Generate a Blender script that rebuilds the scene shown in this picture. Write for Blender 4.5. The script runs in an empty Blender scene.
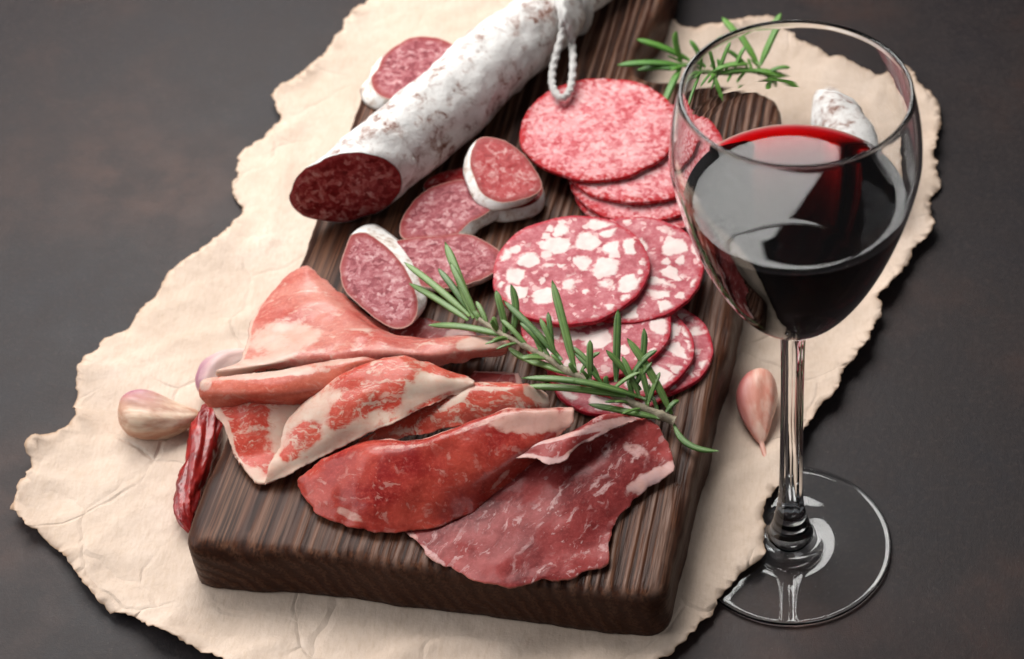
import bpy, math, random
import numpy as np
from mathutils import Vector, Matrix, noise
from mathutils.geometry import delaunay_2d_cdt
random.seed(7); rng = np.random.default_rng(7)
S = 0.01                                   # everything below is written in centimetres
scene = bpy.context.scene
COL = scene.collection

# ------------------------------------------------------------------ camera
X0 = 0.87                                  # where the glass stands
CAM_D, CAM_H, PITCH, FPX, PPX = 43.34, 54.4, math.radians(45.3), 1994.0, 765.0
cd = bpy.data.cameras.new("camera"); cam = bpy.data.objects.new("camera", cd); COL.objects.link(cam)
cam.location = (0, -CAM_D*S, CAM_H*S); cam.rotation_euler = (math.radians(90)-PITCH, 0, 0)
cd.sensor_width = 36; cd.lens = FPX/1024*36; cd.shift_x = -(PPX-512)/1024
cd.clip_start = 0.01; cd.clip_end = 50
cd.dof.use_dof = True; cd.dof.focus_distance = 0.655; cd.dof.aperture_fstop = 15
scene.camera = cam

# ------------------------------------------------------------------ world and lamps
w = bpy.data.worlds.new("World"); scene.world = w; w.use_nodes = True
w.node_tree.nodes["Background"].inputs[0].default_value = (0.90, 0.95, 1.0, 1)
w.node_tree.nodes["Background"].inputs[1].default_value = 0.08
def area(name, loc, xdir, zdir, sx, sy, power, color=(1, 1, 1)):
    ld = bpy.data.lights.new(name, 'AREA'); ld.shape = 'RECTANGLE'; ld.size = sx*S; ld.size_y = sy*S
    ld.energy = power; ld.color = color
    o = bpy.data.objects.new(name, ld); COL.objects.link(o)
    z = Vector(zdir).normalized(); x = Vector(xdir); x = (x - z*x.dot(z)).normalized(); y = z.cross(x)
    M = Matrix((x, y, z)).transposed().to_4x4(); M.translation = Vector(loc)*S; o.matrix_world = M
    return o
KE = Vector((-.63, -.52, .58)).normalized(); KZ = Vector((-.0275, .754, .656))
KX = KE.cross(KZ).normalized()
if KX.x > 0: KX = -KX
area("softbox", Vector((2.6, 50.3, 60.5)) + KX*26 + KE*23, KX, KZ, 52, 56, 9.1, (1.0, 0.985, 0.96))
area("left_softbox", (-95, 8, 55), (0, 1, 0), (-.84, .06, .5), 80, 70, 6.5, (0.97, 0.985, 1.0))
area("fill_softbox", (60, -90, 110), (1, 0, 0), (.35, -.6, .7), 60, 60, 2.2, (0.97, 0.985, 1.0))
scene.view_settings.view_transform = 'Standard'; scene.view_settings.look = 'None'
scene.view_settings.exposure = 0.1; scene.view_settings.gamma = 1.0
scene.render.engine = 'CYCLES'
scene.cycles.use_denoising = True
scene.cycles.max_bounces = 16; scene.cycles.transmission_bounces = 14; scene.cycles.transparent_max_bounces = 12
scene.cycles.caustics_refractive = True; scene.cycles.caustics_reflective = False
scene.cycles.sample_clamp_indirect = 40; scene.cycles.blur_glossy = 0.2

# ------------------------------------------------------------------ helpers
def W(px, py, z):
    "point at height z (cm) seen at this place of the photograph"
    u = (px-PPX)/FPX; v = (329.5-py)/FPX
    d = Vector((u, math.cos(PITCH)+v*math.sin(PITCH), -math.sin(PITCH)+v*math.cos(PITCH)))
    return Vector((0, -CAM_D, CAM_H)) + d*((z-CAM_H)/d.z)
def fbm(x, y, z=0.0, o=4): return noise.fractal(Vector((x, y, z)), 1.0, 2.0, o)
def sm(a, b, x):
    t = min(1, max(0, (x-a)/(b-a))); return t*t*(3-2*t)
def mesh_obj(name, V, F, m, origin=(0, 0, 0), rz=0.0, parent=None, attrs=None, smooth=True, mats=None, midx=None):
    "V in world centimetres (or local to the parent's origin frame); makes ONE mesh object at origin"
    o0 = Vector(origin); R = Matrix.Rotation(-rz, 3, 'Z')
    me = bpy.data.meshes.new(name)
    me.from_pydata([tuple((R @ (Vector(v)-o0))*S) for v in V], [], F); me.validate(clean_customdata=False); me.update()
    if smooth: me.polygons.foreach_set('use_smooth', [True]*len(me.polygons))
    if attrs:
        for k, a in attrs.items():
            at = me.attributes.new(k, 'FLOAT', 'POINT'); at.data.foreach_set('value', list(map(float, a)))
    for mm in (mats or [m]): me.materials.append(mm)
    if midx: me.polygons.foreach_set('material_index', midx)
    o = bpy.data.objects.new(name, me); COL.objects.link(o)
    if parent is not None:
        o.parent = parent; pl = Vector(parent['_o']); pr_ = parent['_r']
        o.location = (Matrix.Rotation(-pr_, 3, 'Z') @ (o0-pl))*S; o.rotation_euler = (0, 0, rz-pr_)
    else:
        o.location = o0*S; o.rotation_euler = (0, 0, rz)
    return o
def thing(name, label, cat, origin, rz=0.0, group=None):
    o = bpy.data.objects.new(name, None); COL.objects.link(o); o.empty_display_size = 0.01
    o.location = Vector(origin)*S; o.rotation_euler = (0, 0, rz); o['_o'] = tuple(origin); o['_r'] = rz
    return tag(o, label, cat, group)
def tag(o, label, cat, group=None):
    o['label'] = label; o['category'] = cat
    if group: o['group'] = group
    return o
def catmull(P, n):
    "resample a polyline of tuples with Catmull-Rom to n points"
    P = np.array([tuple(p) for p in P], float); k = len(P)
    E = np.vstack([2*P[0]-P[1], P, 2*P[-1]-P[-2]])
    out = []
    for s in np.linspace(0, k-1, n):
        i = min(int(s), k-2); t = s-i
        a, b, c, d = E[i:i+4]
        out.append(.5*((2*b)+(-a+c)*t+(2*a-5*b+4*c-d)*t*t+(-a+3*b-3*c+d)*t**3))
    return np.array(out)
def closed_curve(P, n):
    P = [tuple(p) for p in P]; Q = P[-3:]+P+P[:3]
    k = len(P); E = np.array(Q, float); out = []
    for s in np.linspace(0, k, n, endpoint=False):
        i = int(s); t = s-i; a, b, c, d = E[i+2:i+6]
        out.append(.5*((2*b)+(-a+c)*t+(2*a-5*b+4*c-d)*t*t+(-a+3*b-3*c+d)*t**3))
    return out

# ---- node shorthand
class NT:
    def __init__(s, name, **kw):
        s.m = bpy.data.materials.new(name); s.m.use_nodes = True; s.t = s.m.node_tree
        s.b = s.t.nodes["Principled BSDF"]; s.out = s.t.nodes["Material Output"]
        for k, v in kw.items(): s.set(s.b, k, v)
    def set(s, n, k, v):
        k = {'base': 'Base Color', 'rough': 'Roughness', 'sss': 'Subsurface Weight', 'sssr': 'Subsurface Radius', 'ssss': 'Subsurface Scale',
             'spec': 'Specular IOR Level', 'coat': 'Coat Weight', 'coatr': 'Coat Roughness', 'ior': 'IOR', 'trans': 'Transmission Weight',
             'sheen': 'Sheen Weight', 'normal': 'Normal'}.get(k, k)
        i = n.inputs[k]
        if isinstance(v, bpy.types.NodeSocket): s.t.links.new(v, i)
        else:
            if hasattr(i.default_value, '__len__') and len(i.default_value) == 4 and len(v) == 3: v = (*v, 1)
            i.default_value = v
    def n(s, typ, out=0, props=None, **kw):
        nd = s.t.nodes.new(typ)
        for k, v in (props or {}).items(): setattr(nd, k, v)
        for k, v in kw.items(): s.set(nd, k.replace('_', ' ') if k not in ('A', 'B') else k, v)
        return nd.outputs[out]
    def co(s, scale=(100, 100, 100), rot=(0, 0, 0), loc=(0, 0, 0), src=3):
        c = s.t.nodes.new('ShaderNodeTexCoord').outputs[src]
        return s.n('ShaderNodeMapping', Vector=c, Scale=scale, Rotation=rot, Location=loc)
    def cor(s, scale, deg):
        c = s.co((1, 1, 1), (0, 0, math.radians(deg))); return s.n('ShaderNodeMapping', Vector=c, Scale=scale)
    def rand(s): return s.t.nodes.new('ShaderNodeObjectInfo').outputs['Random']
    def noise(s, v, scale, detail=6, rough=.55, dist=0, out=0):
        return s.n('ShaderNodeTexNoise', out, Vector=v, Scale=scale, Detail=detail, Roughness=rough, Distortion=dist)
    def vor(s, v, scale, feature='F1', out=0, rnd=1.0):
        return s.n('ShaderNodeTexVoronoi', out, props={'feature': feature}, Vector=v, Scale=scale, Randomness=rnd)
    def ramp(s, f, stops, interp='LINEAR'):
        nd = s.t.nodes.new('ShaderNodeValToRGB'); s.t.links.new(f, nd.inputs[0]); cr = nd.color_ramp; cr.interpolation = interp
        while len(cr.elements) < len(stops): cr.elements.new(.5)
        for e, (p, c) in zip(cr.elements, stops):
            e.position = p; e.color = (*c, 1) if hasattr(c, '__len__') else (c, c, c, 1)
        return nd.outputs[0]
    def mix(s, f, a, b, mode='MIX'):
        nd = s.t.nodes.new('ShaderNodeMix'); nd.data_type = 'RGBA'; nd.blend_type = mode
        for i, v in ((0, f), (6, a), (7, b)):
            if isinstance(v, bpy.types.NodeSocket): s.t.links.new(v, nd.inputs[i])
            else: nd.inputs[i].default_value = v if i == 0 else (*v, 1) if len(v) == 3 else v
        return nd.outputs[2]
    def math(s, op, a, b=0.5, clamp=False):
        nd = s.t.nodes.new('ShaderNodeMath'); nd.operation = op; nd.use_clamp = clamp
        for i, v in ((0, a), (1, b)):
            if isinstance(v, bpy.types.NodeSocket): s.t.links.new(v, nd.inputs[i])
            else: nd.inputs[i].default_value = v
        return nd.outputs[0]
    def attr(s, name):
        nd = s.t.nodes.new('ShaderNodeAttribute'); nd.attribute_name = name; return nd.outputs['Fac']
    def bump(s, h, dist=.01, strength=1.0, normal=None):
        nd = s.t.nodes.new('ShaderNodeBump'); nd.inputs['Strength'].default_value = strength; nd.inputs['Distance'].default_value = dist*S
        s.t.links.new(h, nd.inputs['Height'])
        if normal is not None: s.t.links.new(normal, nd.inputs['Normal'])
        return nd.outputs[0]
    def offset(s, v, f, amt=(37, 19, 11)):
        "shift coordinates by a per-object random amount"
        c = s.t.nodes.new('ShaderNodeVectorMath'); c.operation = 'MULTIPLY_ADD'
        s.t.links.new(f, c.inputs[0]); c.inputs[1].default_value = amt; s.t.links.new(v, c.inputs[2]); return c.outputs[0]

# ------------------------------------------------------------------ materials
def m_table():
    s = NT('slate_table', rough=.5, spec=.24)
    v = s.co()
    a = s.noise(v, .09, 5, .6); b = s.noise(v, .55, 8, .65); c = s.noise(v, 4.5, 6, .7); g = s.noise(v, 25, 3, .7)
    base = s.ramp(a, [(.3, (.014, .012, .015)), (.5, (.019, .014, .0145)), (.70, (.050, .025, .019))])
    col = s.mix(s.ramp(b, [(.42, 0), (.62, .75)]), base, (.022, .016, .016))
    col = s.mix(s.ramp(c, [(.5, 0), (.75, .5)]), col, (.060, .042, .038))
    sp = s.vor(v, 2.2); col = s.mix(s.ramp(sp, [(.0, .55), (.055, 0)]), col, (.16, .14, .13))
    s.set(s.b, 'base', col)
    s.set(s.b, 'rough', s.ramp(s.mix(.45, b, c), [(.3, .40), (.7, .60)]))
    h = s.mix(.45, c, g); h = s.mix(.35, h, b)
    s.set(s.b, 'normal', s.bump(h, .045, .75))
    return s.m
def m_paper():
    s = NT('parchment_paper', rough=.8, spec=.25)
    v = s.co()
    a = s.noise(v, .22, 5, .6); b = s.noise(v, 2.2, 6, .65); f = s.noise(s.co((400, 90, 100)), 2.5, 4, .6)
    col = s.ramp(a, [(.3, (.55, .425, .335)), (.55, (.63, .50, .405)), (.75, (.69, .565, .475))])
    col = s.mix(s.ramp(b, [(.45, 0), (.8, .35)]), col, (.50, .37, .28))
    col = s.mix(s.ramp(f, [(.45, 0), (.8, .35)]), col, (.44, .31, .20))
    sp = s.vor(v, 1.6); col = s.mix(s.ramp(sp, [(.0, .5), (.05, 0)]), col, (.42, .29, .18))
    col = s.mix(s.ramp(s.attr('edge'), [(.0, .0), (.75, .18), (1, .75)]), col, (.36, .21, .12))
    s.set(s.b, 'base', col)
    cw = s.noise(v, .28, 3, .5, 0, 1)
    vv = s.mix(.62, v, cw); cr = s.vor(s.offset(v, cw, (2.4, 2.4, 0)), .30, 'DISTANCE_TO_EDGE')
    crk = s.ramp(cr, [(0, 0), (.035, .8), (.12, 1)])
    msk = s.ramp(s.noise(v, .16, 2), [(.45, 0), (.6, 1)])
    crm = s.mix(msk, (1, 1, 1), crk)
    n1 = s.bump(crm, .10, .75)
    n2 = s.bump(s.mix(.5, b, f), .045, .55, n1)
    s.set(s.b, 'normal', s.bump(s.mix(.35, a, s.noise(v, .7, 5, .6)), .45, .6, n2))
    return s.m
def m_wood():
    s = NT('dark_carved_wood', rough=.42, spec=.10)
    v = s.co((100, 100, 100))
    warp = s.noise(s.co((100, 12, 100)), .35, 4, .55, 0, 1)
    st = s.offset(s.co((100, 3.4, 100)), warp, (1.6, .5, 1.6))
    wv = s.n('ShaderNodeTexWave', props={'wave_type': 'RINGS', 'rings_direction': 'Y', 'wave_profile': 'SIN'}, Vector=s.offset(st, s.math('MULTIPLY', 1.0, 1.0), (6.3, 0, 3.2)),
             Scale=.62, Distortion=3.2, Detail=4.0, Detail_Scale=1.3, Detail_Roughness=.6)
    fine = s.noise(s.co((900, 14, 900)), 1.0, 5, .65)
    big = s.noise(v, .22, 3)
    dark = s.ramp(wv, [(.1, (.036, .011, .006)), (.38, (.070, .023, .011)), (.62, (.108, .040, .020)), (.9, (.155, .070, .040))])
    rx = s.n('ShaderNodeSeparateXYZ', 0, Vector=s.co()); gdeep = s.ramp(s.math('ADD', s.math('MULTIPLY', rx, .05), .5), [(.30, .12), (.75, 1)])
    lw = s.noise(s.co((100, 9, 100)), .16, 3, .5); lf = s.noise(s.co((100, 5, 100)), 1.5, 3, .5); l2 = s.noise(s.co((100, 7, 100)), 4.5, 3, .6)
    ph = s.math('ADD', s.math('ADD', s.math('MULTIPLY', rx, 13.5), s.math('MULTIPLY', lw, 26)), s.math('MULTIPLY', lf, 11))
    gv = s.math('ADD', s.math('ADD', s.math('MULTIPLY', s.math('SINE', ph), .42), s.math('MULTIPLY', s.math('SUBTRACT', l2, .5), 1.3)), .5, True)
    gv = s.math('MULTIPLY', gv, s.math('SUBTRACT', 1.0, s.attr('side'), True))
    dark = s.mix(s.math('MULTIPLY', s.ramp(gv, [(.52, 0), (.80, 1)]), gdeep), dark, (.018, .008, .006))
    warm = s.mix(s.ramp(big, [(.42, 0), (.62, .55)]), dark, (.12, .045, .022))
    col = s.mix(s.ramp(fine, [(.40, .9), (.58, 0)]), warm, (.022, .010, .007))
    col = s.mix(s.ramp(fine, [(.62, 0), (.78, .4)]), col, (.26, .165, .12))
    side_mask = s.attr('side')                                   # the sawn sides are darker than the planed top
    col = s.mix(s.math('MULTIPLY', side_mask, .66), col, (.040, .015, .009))
    ridge_sheen = s.math('MULTIPLY', s.math('MULTIPLY', s.ramp(gv, [(.05, .75), (.42, 0)]), s.math('SUBTRACT', 1.0, s.attr('side'), True)), gdeep)
    col = s.mix(ridge_sheen, col, (.215, .128, .095))  # sheen on the ridge tops, painted into the colour as a paler tone
    s.set(s.b, 'base', col)
    s.set(s.b, 'rough', s.ramp(fine, [(.3, .48), (.7, .33)]))
    h = s.mix(.4, wv, fine)
    s.set(s.b, 'normal', s.bump(s.math('MULTIPLY', s.math('MULTIPLY', gv, gdeep), -1.0), .06, .9, s.bump(h, .03, .8)))
    return s.m
def m_ham(name, red, red2, fatc, marb=.5, rough=.28, streak=(40, 160, 100), sss=.3, coat=.13, spec=.16, rot=0):
    s = NT(name, rough=rough, spec=spec, sss=sss, ssss=.004, sssr=(1.0, .35, .25), coat=coat, coatr=.11)
    v = s.offset(s.co(), s.rand())
    wrp = s.noise(v, .8, 3, .5, 0, 1); vw = s.offset(v, wrp, (1.3, 1.3, .6))
    big = s.noise(v, .5, 4, .5)
    col = s.mix(s.ramp(big, [(.35, 0), (.65, 1)]), red, red2)
    fib = s.noise(s.offset(s.cor(streak, rot), wrp, (3, 3, 3)), 1.6, 5, .65)
    col = s.mix(s.ramp(fib, [(.45, 0), (.8, .30)]), col, tuple(min(1, c*1.9+.06) for c in red2))
    col = s.mix(s.ramp(fib, [(.28, .35), (.45, 0)]), col, tuple(c*.6 for c in red))
    gr_ = s.noise(v, 9, 4, .7)
    col = s.mix(s.ramp(gr_, [(.50, 0), (.70, .30)]), col, tuple(min(1, c*1.6+.05) for c in red2))
    # marbling: broken thin fat veins
    fs = s.noise(s.offset(s.cor(tuple(k*1.2 for k in streak), rot), wrp, (2.2, 2.2, 2.2)), 2.3, 5, .62)
    vm = s.math('MULTIPLY', s.ramp(fs, [(.555, 0), (.60, .7), (.70, 1)]), s.ramp(s.noise(v, 1.1, 4, .6), [(.42, .1), (.62, 1)]))
    col = s.mix(s.math('MULTIPLY', vm, marb), col, fatc)
    if marb > .85: col = s.mix(s.ramp(s.noise(s.offset(s.co((60, 150, 100)), wrp, (3, 3, 3)), 2.1, 6, .7), [(.52, 0), (.62, .75)]), col, fatc)
    fat = s.attr('fat')
    fn = s.math('ADD', fat, s.math('MULTIPLY', s.math('SUBTRACT', s.noise(vw, 3.2, 6, .7), .5), 1.25))
    fm = s.ramp(fn, [(.34, 0), (.52, .5), (.72, .85), (1, 1)])
    fcol = s.mix(s.ramp(s.noise(v, 1.2, 5, .6), [(.38, 0), (.7, .75)]), fatc, (.72, .36, .28))
    col = s.mix(fm, col, fcol)
    rim = s.attr('rim')
    col = s.mix(s.ramp(rim, [(.3, 0), (1, .5)]), col, (.42, .15, .10))
    s.set(s.b, 'base', col)
    s.set(s.b, 'rough', s.ramp(fib, [(.3, rough+.12), (.7, rough-.04)]))
    tr = s.t.nodes.new('ShaderNodeBsdfTranslucent'); ms = s.t.nodes.new('ShaderNodeMixShader'); ms.inputs[0].default_value = .14
    s.t.links.new(s.mix(.5, col, (.85, .30, .20)), tr.inputs[0]); s.t.links.new(s.b.outputs[0], ms.inputs[1]); s.t.links.new(tr.outputs[0], ms.inputs[2])
    s.t.links.new(ms.outputs[0], s.out.inputs['Surface'])
    h = s.mix(.4, fib, s.noise(v, 7, 5, .65)); s.set(s.b, 'normal', s.bump(h, .008, .7))
    return s.m
def m_fine_salami():
    s = NT('fine_salami_meat', rough=.5, spec=.10, sss=.25, ssss=.003, sssr=(1, .4, .3))
    v = s.offset(s.co(), s.rand())
    w1 = s.offset(v, s.noise(v, 3, 3, .6, 0, 1), (.45, .45, .2))
    a = s.noise(w1, 6.0, 6, .72); b = s.noise(v, .9, 4)
    c1 = s.n('ShaderNodeSeparateColor', 0, Color=s.vor(w1, 5.5, 'F1', 1))
    f = s.mix(.26, a, c1); f = s.mix(.34, f, b)
    col = s.ramp(f, [(.33, (.40, .035, .045)), (.42, (.52, .11, .125)), (.51, (.64, .27, .28)), (.66, (.72, .46, .45))])
    rim = s.attr('rim')
    rr = s.math('ADD', rim, s.math('MULTIPLY', s.math('SUBTRACT', s.noise(v, 5, 3), .5), .5))
    col = s.mix(s.ramp(rr, [(.90, 0), (1.02, 1)]), col, (.40, .015, .02))
    s.set(s.b, 'base', col)
    s.set(s.b, 'normal', s.bump(s.mix(.5, a, s.noise(v, 16, 4, .7)), .03, .7))
    return s.m
def m_chunk_salami():
    s = NT('chunky_fat_salami_meat', rough=.40, spec=.14, sss=.2, ssss=.003, sssr=(1, .4, .3))
    v = s.offset(s.co(), s.rand())
    wrp = s.noise(v, 2.0, 3, .6, 0, 1); vw = s.offset(v, wrp, (.42, .42, .0))
    nz = s.math('SUBTRACT', s.noise(v, 3.5, 5, .65), .5)
    def pieces(sc, keep, r0, gap):
        d = s.vor(vw, sc, 'DISTANCE_TO_EDGE', 0, 1.0); f1 = s.vor(vw, sc, 'F1', 0, 1.0)
        cell = s.n('ShaderNodeSeparateColor', 0, Color=s.vor(vw, sc, 'F1', 1, 1.0))
        th = s.math('ADD', d, s.math('MULTIPLY', nz, .13)); rd = s.math('ADD', f1, s.math('MULTIPLY', nz, .35))
        return s.math('MULTIPLY', s.math('MULTIPLY', s.ramp(th, [(gap, 0), (gap+.06, 1)]), s.ramp(rd, [(r0, 1), (r0+.09, 0)])), s.ramp(cell, [(keep, 0), (keep+.03, 1)]))
    fat = s.math('MAXIMUM', pieces(.98, .26, .46, .05), s.math('MULTIPLY', pieces(1.9, .50, .40, .06), .9))
    sm_ = s.vor(s.offset(v, wrp, (.5, .5, 0)), 4.6, 'DISTANCE_TO_EDGE'); sc = s.n('ShaderNodeSeparateColor', 1, Color=s.vor(s.offset(v, wrp, (.5, .5, 0)), 4.6, 'F1', 1))
    small = s.math('MULTIPLY', s.ramp(sm_, [(.10, 0), (.2, .7)]), s.ramp(sc, [(.78, 0), (.82, 1)]))
    n = s.noise(v, 2.4, 6, .7)
    lean = s.ramp(n, [(.32, (.32, .04, .055)), (.5, (.44, .10, .12)), (.68, (.58, .26, .27))])
    rim = s.attr('rim')
    inner = s.ramp(rim, [(.92, 1), (.97, 0)])
    col = s.mix(small, lean, (.76, .50, .48))
    col = s.mix(s.math('MULTIPLY', fat, inner), col, s.mix(s.ramp(s.noise(v, 3, 4), [(.4, 0), (.8, .6)]), (.76, .62, .58), (.68, .42, .40)))
    rr = s.math('ADD', rim, s.math('MULTIPLY', s.math('SUBTRACT', s.noise(v, 5, 3), .5), .25))
    col = s.mix(s.ramp(rr, [(.93, 0), (1.0, 1)]), col, (.40, .015, .03))
    s.set(s.b, 'base', col)
    s.set(s.b, 'normal', s.bump(s.mix(.35, n, s.noise(v, 12, 4, .7)), .03, .6, s.bump(fat, .012, .5)))
    return s.m
def m_dry_meat(name, dark=1.0, rough=.38, pal=((.17, .022, .030), (.28, .060, .072), (.38, .135, .145), (.56, .34, .335))):
    s = NT(name, rough=rough, spec=.10, sss=.15, ssss=.003, sssr=(1, .4, .3))
    v = s.offset(s.co(), s.rand())
    wrp = s.noise(v, 1.6, 4, .6, 0, 1); vw = s.offset(v, wrp, (.9, .9, .9))
    c1 = s.n('ShaderNodeSeparateColor', 0, Color=s.vor(vw, 5.0, 'F1', 1)); a = s.noise(vw, 3.2, 6, .72)
    f = s.mix(.24, a, c1)
    k = dark
    col = s.ramp(f, [(p_, tuple(q*k for q in c_)) for p_, c_ in zip((.34, .46, .56, .70), pal)])
    rim = s.attr('rim')
    col = s.mix(s.ramp(rim, [(.80, 0), (.93, .8)]), col, (.25*k, .03*k, .028*k))
    col = s.mix(s.ramp(rim, [(.965, 0), (1.0, .7)]), col, (.52, .33, .26))
    s.set(s.b, 'base', col)
    s.set(s.b, 'normal', s.bump(s.mix(.5, a, s.noise(v, 12, 4, .7)), .04, .7))
    return s.m
def m_mould():
    s = NT('white_mould_casing', rough=.9, spec=.2)
    v = s.offset(s.co(), s.rand(), (13, 7, 5))
    big = s.noise(v, .55, 4, .6); a = s.noise(s.offset(v, s.noise(v, 1.5, 3, .6, 0, 1), (1.0, 1.0, 1.0)), 1.7, 7, .72)
    f = s.mix(.32, a, big)
    g = s.noise(v, 6, 5, .7)
    col = s.ramp(f, [(.32, (.09, .03, .02)), (.395, (.20, .095, .07)), (.43, (.40, .31, .28)), (.50, (.66, .63, .605)), (.7, (.80, .79, .77))])
    col = s.mix(s.ramp(g, [(.55, 0), (.8, .35)]), col, (.62, .58, .56))
    bl = s.attr('tail')
    col = s.mix(s.math('MULTIPLY', bl, s.ramp(a, [(.35, 1), (.62, .35)])), col, (.34, .22, .14))
    s.set(s.b, 'base', col)
    s.set(s.b, 'normal', s.bump(s.mix(.5, f, g), .12, .8))
    return s.m
def simple(name, col, rough=.5, var=.25, sc=2.0, bump=.02, **kw):
    s = NT(name, rough=rough, **kw); v = s.co()
    n = s.noise(v, sc, 5, .6); g = s.noise(v, sc*8, 4, .6)
    s.set(s.b, 'base', s.ramp(n, [(.3, tuple(c*(1-var) for c in col)), (.7, tuple(min(1, c*(1+var)) for c in col))]))
    if bump: s.set(s.b, 'normal', s.bump(s.mix(.5, n, g), bump, .7))
    return s.m
def m_leaf(name, top, light):
    s = NT(name, rough=.42, spec=.4, sss=.12, ssss=.002, sssr=(.4, 1, .2))
    r = s.attr('mid')
    n = s.math('ADD', s.math('MULTIPLY', s.noise(s.co(), 1.6, 4), .6), s.math('MULTIPLY', s.rand(), .4))
    col = s.mix(s.ramp(n, [(.3, 0), (.7, 1)]), top, light)
    col = s.mix(s.ramp(r, [(.78, 0), (1, .6)]), col, tuple(min(1, c*1.8) for c in light))
    col = s.mix(s.ramp(s.attr('under'), [(.4, 0), (.6, .8)]), col, (.20, .30, .13))
    s.set(s.b, 'base', col); s.set(s.b, 'normal', s.bump(s.noise(s.co(), 14, 4), .012, .6))
    return s.m
def m_garlic(name, a, b, purple):
    s = NT(name, rough=.45, spec=.4, sss=.2, ssss=.003, sssr=(1, .7, .5))
    v = s.co((22, 220, 220)); n = s.noise(v, 1.0, 5, .6); n2 = s.noise(s.co(), .9, 4, .6)
    col = s.mix(s.ramp(n, [(.40, 0), (.60, 1)]), a, b)
    mk = s.math('MULTIPLY', s.attr('blush'), s.ramp(n, [(.35, .45), (.55, 1)]))
    col = s.mix(mk, col, purple)
    col = s.mix(s.attr('tip'), col, (.50, .33, .20))
    s.set(s.b, 'base', col); s.set(s.b, 'normal', s.bump(s.mix(.3, n, n2), .05, .6))
    return s.m
def m_chili():
    s = NT('dried_chili_skin', rough=.34, spec=.45, coat=.15, coatr=.2)
    v = s.co((100, 100, 100)); n = s.noise(v, 1.6, 5, .6); r = s.vor(s.offset(v, n, (.6, .6, .6)), 1.9, 'DISTANCE_TO_EDGE')
    col = s.ramp(n, [(.3, (.11, .004, .004)), (.55, (.28, .010, .009)), (.75, (.42, .025, .016))])
    s.set(s.b, 'base', col); s.set(s.b, 'normal', s.bump(s.mix(.5, n, r), .08, .8))
    return s.m
def m_glass():
    s = NT('clear_glass', base=(1, 1, 1), rough=0.0, trans=1.0, ior=1.5)
    return s.m
def m_wine():
    s = NT('red_wine', base=(1, 1, 1), rough=0.0, trans=1.0, ior=1.34)
    s.t.links.new(s.attr('ior'), s.b.inputs['IOR'])          # 1.34 against air, 1.34 / 1.5 against the glass wall
    ab = s.t.nodes.new('ShaderNodeVolumeAbsorption'); ab.inputs['Color'].default_value = (.955, .0, .15, 1); ab.inputs['Density'].default_value = 2400
    s.t.links.new(ab.outputs[0], s.out.inputs['Volume'])
    return s.m
def m_string():
    s = NT('cotton_twine', rough=.9, spec=.2)
    w1 = s.n('ShaderNodeTexWave', props={'wave_type': 'BANDS', 'bands_direction': 'DIAGONAL'}, Vector=s.co(), Scale=5.5, Distortion=1.0)
    s.set(s.b, 'base', s.ramp(w1, [(.2, (.66, .63, .60)), (.8, (.80, .78, .75))]))
    s.set(s.b, 'normal', s.bump(w1, .06, .9)); return s.m

TABLE, PAPER, WOOD = m_table(), m_paper(), m_wood()
FAT = (.76, .50, .41)
HAM_LIGHT = m_ham('rosy_ham_meat', (.50, .075, .058), (.67, .24, .19), FAT, .84)
HAM_ROLL = m_ham('salmon_ham_meat', (.56, .085, .05), (.68, .17, .11), FAT, .4)
COPPA = m_ham('marbled_coppa_meat', (.54, .048, .028), (.60, .10, .065), (.74, .51, .40), .9)
HAM_DEEP = m_ham('deep_red_ham_meat', (.27, .013, .012), (.50, .062, .038), (.70, .36, .30), .55, .24, (60, 110, 100), .25, .16, .16, 20)
HAM_DARK = m_ham('burgundy_ham_meat', (.13, .010, .011), (.33, .050, .046), (.66, .40, .38), .85, .34, (170, 38, 100), .12, .06, .12, 32)
FINE, CHUNK = m_fine_salami(), m_chunk_salami()
DRY = m_dry_meat('dry_sausage_meat'); DRYRED = m_dry_meat('moist_dry_sausage_meat', 1.0, .25, ((.24, .010, .012), (.35, .024, .026), (.40, .07, .07), (.60, .34, .32)))
DRYCUT = m_dry_meat('sausage_cut_meat', 1.0, .22, ((.11, .007, .007), (.20, .015, .016), (.32, .065, .06), (.48, .24, .21)))
MOULD = m_mould(); RIND = simple('white_rind', (.80, .77, .73), .85, .1, 3, .05)
GLASS, WINE, STRING = m_glass(), m_wine(), m_string()
LEAF = m_leaf('rosemary_leaf', (.06, .125, .028), (.14, .23, .06)); LEAF2 = m_leaf('fresh_rosemary_leaf', (.06, .17, .025), (.12, .27, .04))
TWIG = simple('rosemary_twig', (.30, .25, .17), .7, .4, 4, .05); TWIG2 = simple('green_twig', (.16, .22, .08), .6, .3, 4, .03)
GARLIC = m_garlic('cream_garlic_skin', (.50, .27, .18), (.72, .54, .40), (.36, .11, .20))
GARLIC2 = m_garlic('mauve_garlic_skin', (.66, .45, .40), (.74, .60, .54), (.36, .14, .20))
GARLIC3 = m_garlic('red_garlic_skin', (.62, .25, .18), (.74, .48, .38), (.50, .09, .11))
CHILI = m_chili()

# ------------------------------------------------------------------ the table top
def table():
    V = [(-260, -120, -.02), (200, -120, -.02), (200, 330, -.02), (-260, 330, -.02)]
    o = mesh_obj('table_surface', V, [(0, 1, 2, 3)], TABLE, smooth=False); o['kind'] = 'structure'
table()

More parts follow.
